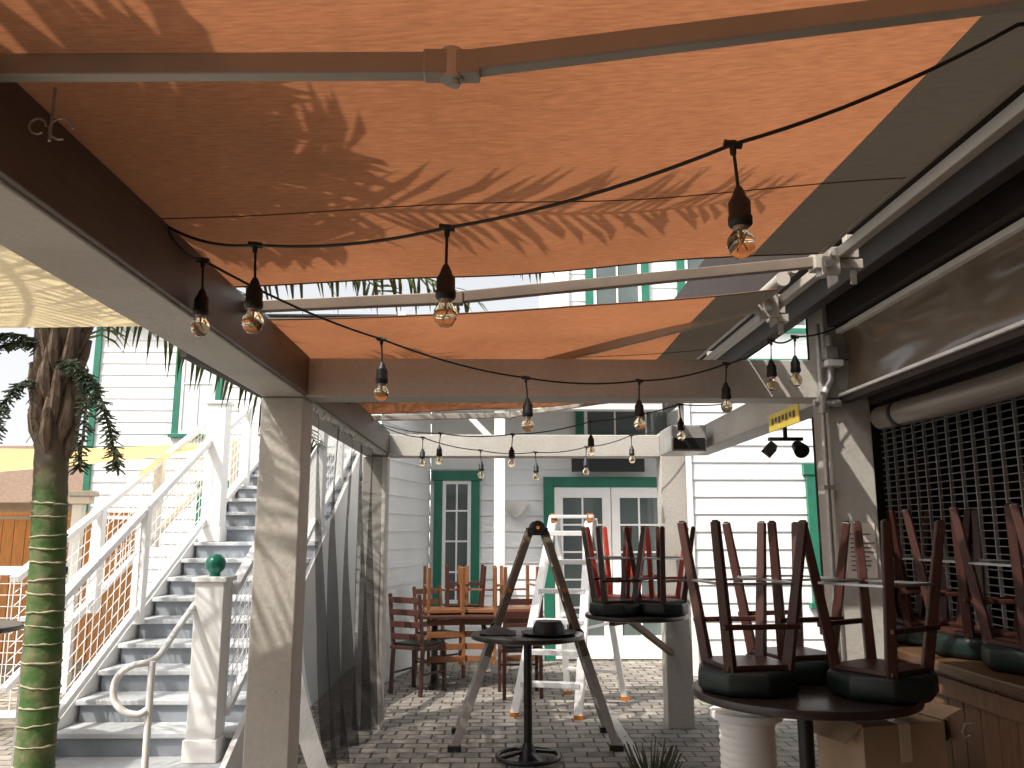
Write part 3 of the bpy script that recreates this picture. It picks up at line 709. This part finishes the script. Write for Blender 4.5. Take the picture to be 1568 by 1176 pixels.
def clothf(u,v):
    x=-.13+.26*u; y=-.1+.2*v; return (x,y,.87+.008+.05*max(0,math.sin(u*3.14)*math.sin(v*3.14))+.02*noise.noise(Vector((x*14,y*14,1))))
Rg.p('cloth','cloth',True).grid(clothf,14,12); Rg.done((.02,6.25,0))
Ht=Ob('black_hat'); Ht.p('brim','black',True).lathe((.38,6.2,.872),[(.12,0),(.19,.008),(.2,.02),(.185,.016),(.11,.014)],28)
Ht.p('crown','black',True).lathe((.38,6.2,.884),[(.115,0),(.11,.05),(.09,.085),(.05,.088),(.01,.08)],24); Ht.done()
bartable(1.08,6.62,.98,.39,mount=(1.47,7.24,.60))
stool(.90,6.5,.983,12,'mahog'); stool(1.26,6.5,.983,38,'mahog'); stool(.98,6.86,.983,60,'redwood'); stool(1.3,6.88,.983,20,'redwood')
bartable(1.22,3.45,.985,.43,ring=.13)
stool(.99,3.42,.988,8); stool(1.47,3.30,.988,33); stool(1.26,3.68,.988,15)
for i,y in enumerate((4.75,4.3,3.87,3.45,3.02,2.6)): stool(2.17,y,1.053,random.uniform(-15,15))
bartable(-3.25,5.15,1.05,.42)

def chair(x,y,z,rot,flip=False,wood='oak'):
    C=Ob('ladderback_chair'); w=C.p('frame',wood,bevel=.003)
    f=(lambda p:Vector((p[0],p[1],p[2]))) if not flip else (lambda p:Vector((p[0],-p[1],.46-p[2])))
    for sx in(-1,1):
        w.bar(f((.19*sx,-.19,0)),f((.19*sx,-.18,.44)),.034,.034)
        w.bar(f((.18*sx,.22,0)),f((.18*sx,.19,.45)),.034,.034); w.bar(f((.18*sx,.19,.45)),f((.18*sx,.27,.98)),.034,.028)
        w.bar(f((.19*sx,-.19,.2)),f((.18*sx,.2,.2)),.02,.02)
    for z_ in(.56,.68,.80,.92): w.bar(f((-.18,.205+(z_-.45)*.14,z_)),f((.18,.205+(z_-.45)*.14,z_)),.018,.06)
    w.bar(f((-.19,-.19,.26)),f((.19,-.19,.26)),.02,.02)
    w.bar(f((0,-.21,.45)),f((0,.21,.45)),.42,.035)
    C.p('seat','seat',bevel=.01).bar(f((0,-.2,.475)),f((0,.18,.475)),.38,.03)
    C.done((x,y,z),R(rot))
Dt=Ob('dining_table'); Dt.p('top','mahog',bevel=.006).box(-.65,.65,-.4,.4,.71,.745)
d=Dt.p('legs','blackm'); 
for sx in(-.5,.5): d.cyl((sx,0,.03),(sx,0,.71),.035); d.bar((sx,-.3,.02),(sx,.3,.02),.06,.04)
Dt.done((-.15,9.3,0))
chair(-.78,8.9,0,150,wood='mahog'); chair(-.62,9.75,0,40); chair(.25,8.72,0,185,wood='mahog')
for x,y,r in((-.55,9.2,10),(-.15,9.25,-8),(.22,9.3,15),(-.35,9.5,95)):
    chair(x,y,.77,r,True,'oak' if r!=95 else 'mahog')

# ---------------------------------------------------------------- ladders
Ld=Ob('articulated_ladder'); a_=Ld.p('rails','ladder',bevel=.004); lo=Ld.p('lower_rails','dullsteel',bevel=.004); rr=Ld.p('rungs','dullsteel'); hn=Ld.p('hinges','blackm',True); ho=Ld.p('hinge_locks','hinge',True); ff=Ld.p('feet','black')
ap=Vector((.33,6.75,1.66))
for foot,sgn in(((-.30),-1),((.90),1)):
    for yo in(-.24,.24):
        f_=Vector((foot,6.85+yo*1.2,.0)); tp=Vector((ap.x+.06*sgn,6.85+yo*.75,1.60)); mid=f_.lerp(tp,.52)
        lo.bar(f_+Vector((0,0,.03)),mid,.062,.03,up=(0,1,0)); a_.bar(f_.lerp(tp,.42)+Vector((0,-.03,0)),tp,.055,.028,up=(0,1,0))
        hn.cyl(mid+Vector((0,-.05,0)),mid+Vector((0,.03,0)),.04,n=18)
        ho.cyl(f_.lerp(tp,.72)+Vector((0,-.055,0)),f_.lerp(tp,.72)+Vector((0,-.03,0)),.016,n=12)
        ff.box(f_.x-.05,f_.x+.05,f_.y-.03,f_.y+.03,0,.04)
    for k in range(1,6):
        t_=k/6; c0=Vector((foot,6.85-.288,0)).lerp(Vector((ap.x+.06*sgn,6.85-.18,1.6)),t_); c1=Vector((foot,6.85+.288,0)).lerp(Vector((ap.x+.06*sgn,6.85+.18,1.6)),t_)
        rr.bar(c0,c1,.03,.03)
for yo in(-.2,.2):
    hn.cyl((ap.x,6.85+yo*.9-.035,1.63),(ap.x,6.85+yo*.9+.035,1.63),.055,n=22); hn.bar((ap.x-.08,6.85+yo*.9,1.60),(ap.x+.08,6.85+yo*.9,1.60),.05,.06); ho.cyl((ap.x,6.85+yo*.9-.05,1.63),(ap.x,6.85+yo*.9-.035,1.63),.014,n=16)
Ld.done()
L2=Ob('aluminium_step_ladder'); a_=L2.p('rails','alu',bevel=.003); tr=L2.p('treads','alu',bevel=.003); cp=L2.p('plastic_caps','hinge'); 
F1,F2=Vector((.17,7.75,0)),Vector((.72,7.62,0)); T1,T2=Vector((.56,8.2,1.74)),Vector((.90,8.12,1.74)); R1,R2=Vector((.72,8.75,0)),Vector((1.25,8.45,0))
for f_,t_ in((F1,T1),(F2,T2)): a_.bar(f_,t_,.075,.06,up=(.3,1,0))
for f_,t_ in((R1,T1),(R2,T2)): a_.bar(f_,t_+Vector((.05,.06,-.02)),.055,.045,up=(.3,1,0))
for k in range(1,7):
    t_=k/6.6; tr.bar(F1.lerp(T1,t_),F2.lerp(T2,t_),.085,.045)
for k in(1,3,5): t_=k/6.6; tr.bar(R1.lerp(T1,t_),R2.lerp(T2,t_),.02,.03)
for t_ in(.42,): tr.bar(F1.lerp(T1,t_),R1.lerp(T1,t_),.012,.025); tr.bar(F2.lerp(T2,t_),R2.lerp(T2,t_),.012,.025)
a_.bar(T1-Vector((.02,0,0)),T2+Vector((.04,0,0)),.14,.03)
for q in(T1,T2): cp.box(q.x-.03,q.x+.03,q.y-.06,q.y-.04,q.z-.05,q.z+.03)
for f_ in(F1,F2,R1,R2): cp.box(f_.x-.04,f_.x+.04,f_.y-.04,f_.y+.04,0,.035)
L2.done()

# ---------------------------------------------------------------- clutter under tables
K=Ob('white_cable_spool'); 
prof=[(.15,0),(.155,.01),(.155,.03),(.115,.035)]
z=.05
while z<.78: prof+=[(.115,z),(.12,z+.012),(.115,z+.024)]; z+=.03
prof+=[(.115,.80),(.15,.805),(.155,.815),(.155,.835),(.145,.84),(.04,.84),(.038,.82)]
K.p('spool','white',True).lathe((1.09,3.80,0),prof,36); K.done()
Cb=Ob('cardboard_box'); c=Cb.p('box','card',bevel=.004); c.box(-.19,.19,-.15,.15,.42,.86); c.box(-.18,.2,-.16,.16,.0,.417)
Cb.p('tape','tape').box(-.025,.025,-.1525,.1525,.72,.8615)
fl=Cb.p('flaps','card'); fl.bar((-.185,0,.862),(-.27,0,.80),.29,.004); fl.bar((.185,0,.865),(.28,0,.90),.29,.004)
lb=Cb.p('label','paper'); lb.box(.06,.15,-.154,-.1515,.58,.68)
Cb.done((1.56,3.56,0),R(14))
Pt=Ob('potted_succulent'); Pt.p('pot','darkbrown',True).lathe((.86,4.9,0),[(.08,0),(.11,.15),(.12,.2),(.1,.2)],20)
lv=Pt.p('leaves','darkfrond')
for i in range(70):
    a=random.uniform(0,6.3); r_=random.uniform(0,.09); q=Vector((.86+r_*math.cos(a),4.9+r_*math.sin(a),.2)); lv.bar(q,q+Vector((math.cos(a)*.1,math.sin(a)*.1,random.uniform(.1,.26))),.018,.006,w2=.003)
Pt.done()

# ---------------------------------------------------------------- light, sky, camera
sd_=Vector((-.46,-.42,.78)).normalized()
el=math.asin(sd_.z); az=math.atan2(sd_.x,sd_.y)
w=bpy.data.worlds.new('World'); sc.world=w; w.use_nodes=True; nt=w.node_tree
bg=nt.nodes['Background']; sk=nt.nodes.new('ShaderNodeTexSky'); sk.sky_type='NISHITA'; sk.sun_disc=False
sk.sun_elevation=el; sk.sun_rotation=az; sk.air_density=1.0; sk.dust_density=7.0; sk.ozone_density=1.0
hs=nt.nodes.new('ShaderNodeHueSaturation'); hs.inputs['Saturation'].default_value=.4; hs.inputs['Value'].default_value=1.5
nt.links.new(sk.outputs[0],hs.inputs['Color'])
tc=nt.nodes.new('ShaderNodeTexCoord'); sp=nt.nodes.new('ShaderNodeSeparateXYZ'); nt.links.new(tc.outputs['Generated'],sp.inputs[0])
mr=nt.nodes.new('ShaderNodeMapRange'); mr.inputs[1].default_value=0; mr.inputs[2].default_value=.6; mr.inputs[3].default_value=1; mr.inputs[4].default_value=0
nt.links.new(sp.outputs['Z'],mr.inputs[0])
mx=nt.nodes.new('ShaderNodeMix'); mx.data_type='RGBA'; nt.links.new(mr.outputs[0],mx.inputs[0]); nt.links.new(hs.outputs[0],mx.inputs[6]); mx.inputs[7].default_value=(7.6,7.7,7.8,1)
nt.links.new(mx.outputs[2],bg.inputs['Color']); bg.inputs['Strength'].default_value=.15
sun=bpy.data.lights.new('sun','SUN'); sun.energy=5; sun.angle=R(.53); sun.color=(1,.94,.85)
so=bpy.data.objects.new('sun',sun); sc.collection.objects.link(so); so.rotation_euler=(-sd_).to_track_quat('-Z','Y').to_euler()
cam=bpy.data.cameras.new('camera'); co=bpy.data.objects.new('camera',cam); sc.collection.objects.link(co)
co.location=(0,0,1.6); co.rotation_euler=(R(100),0,R(-1.1)); cam.sensor_width=36; cam.lens=29.4; cam.clip_start=.05; cam.clip_end=1500
sc.camera=co
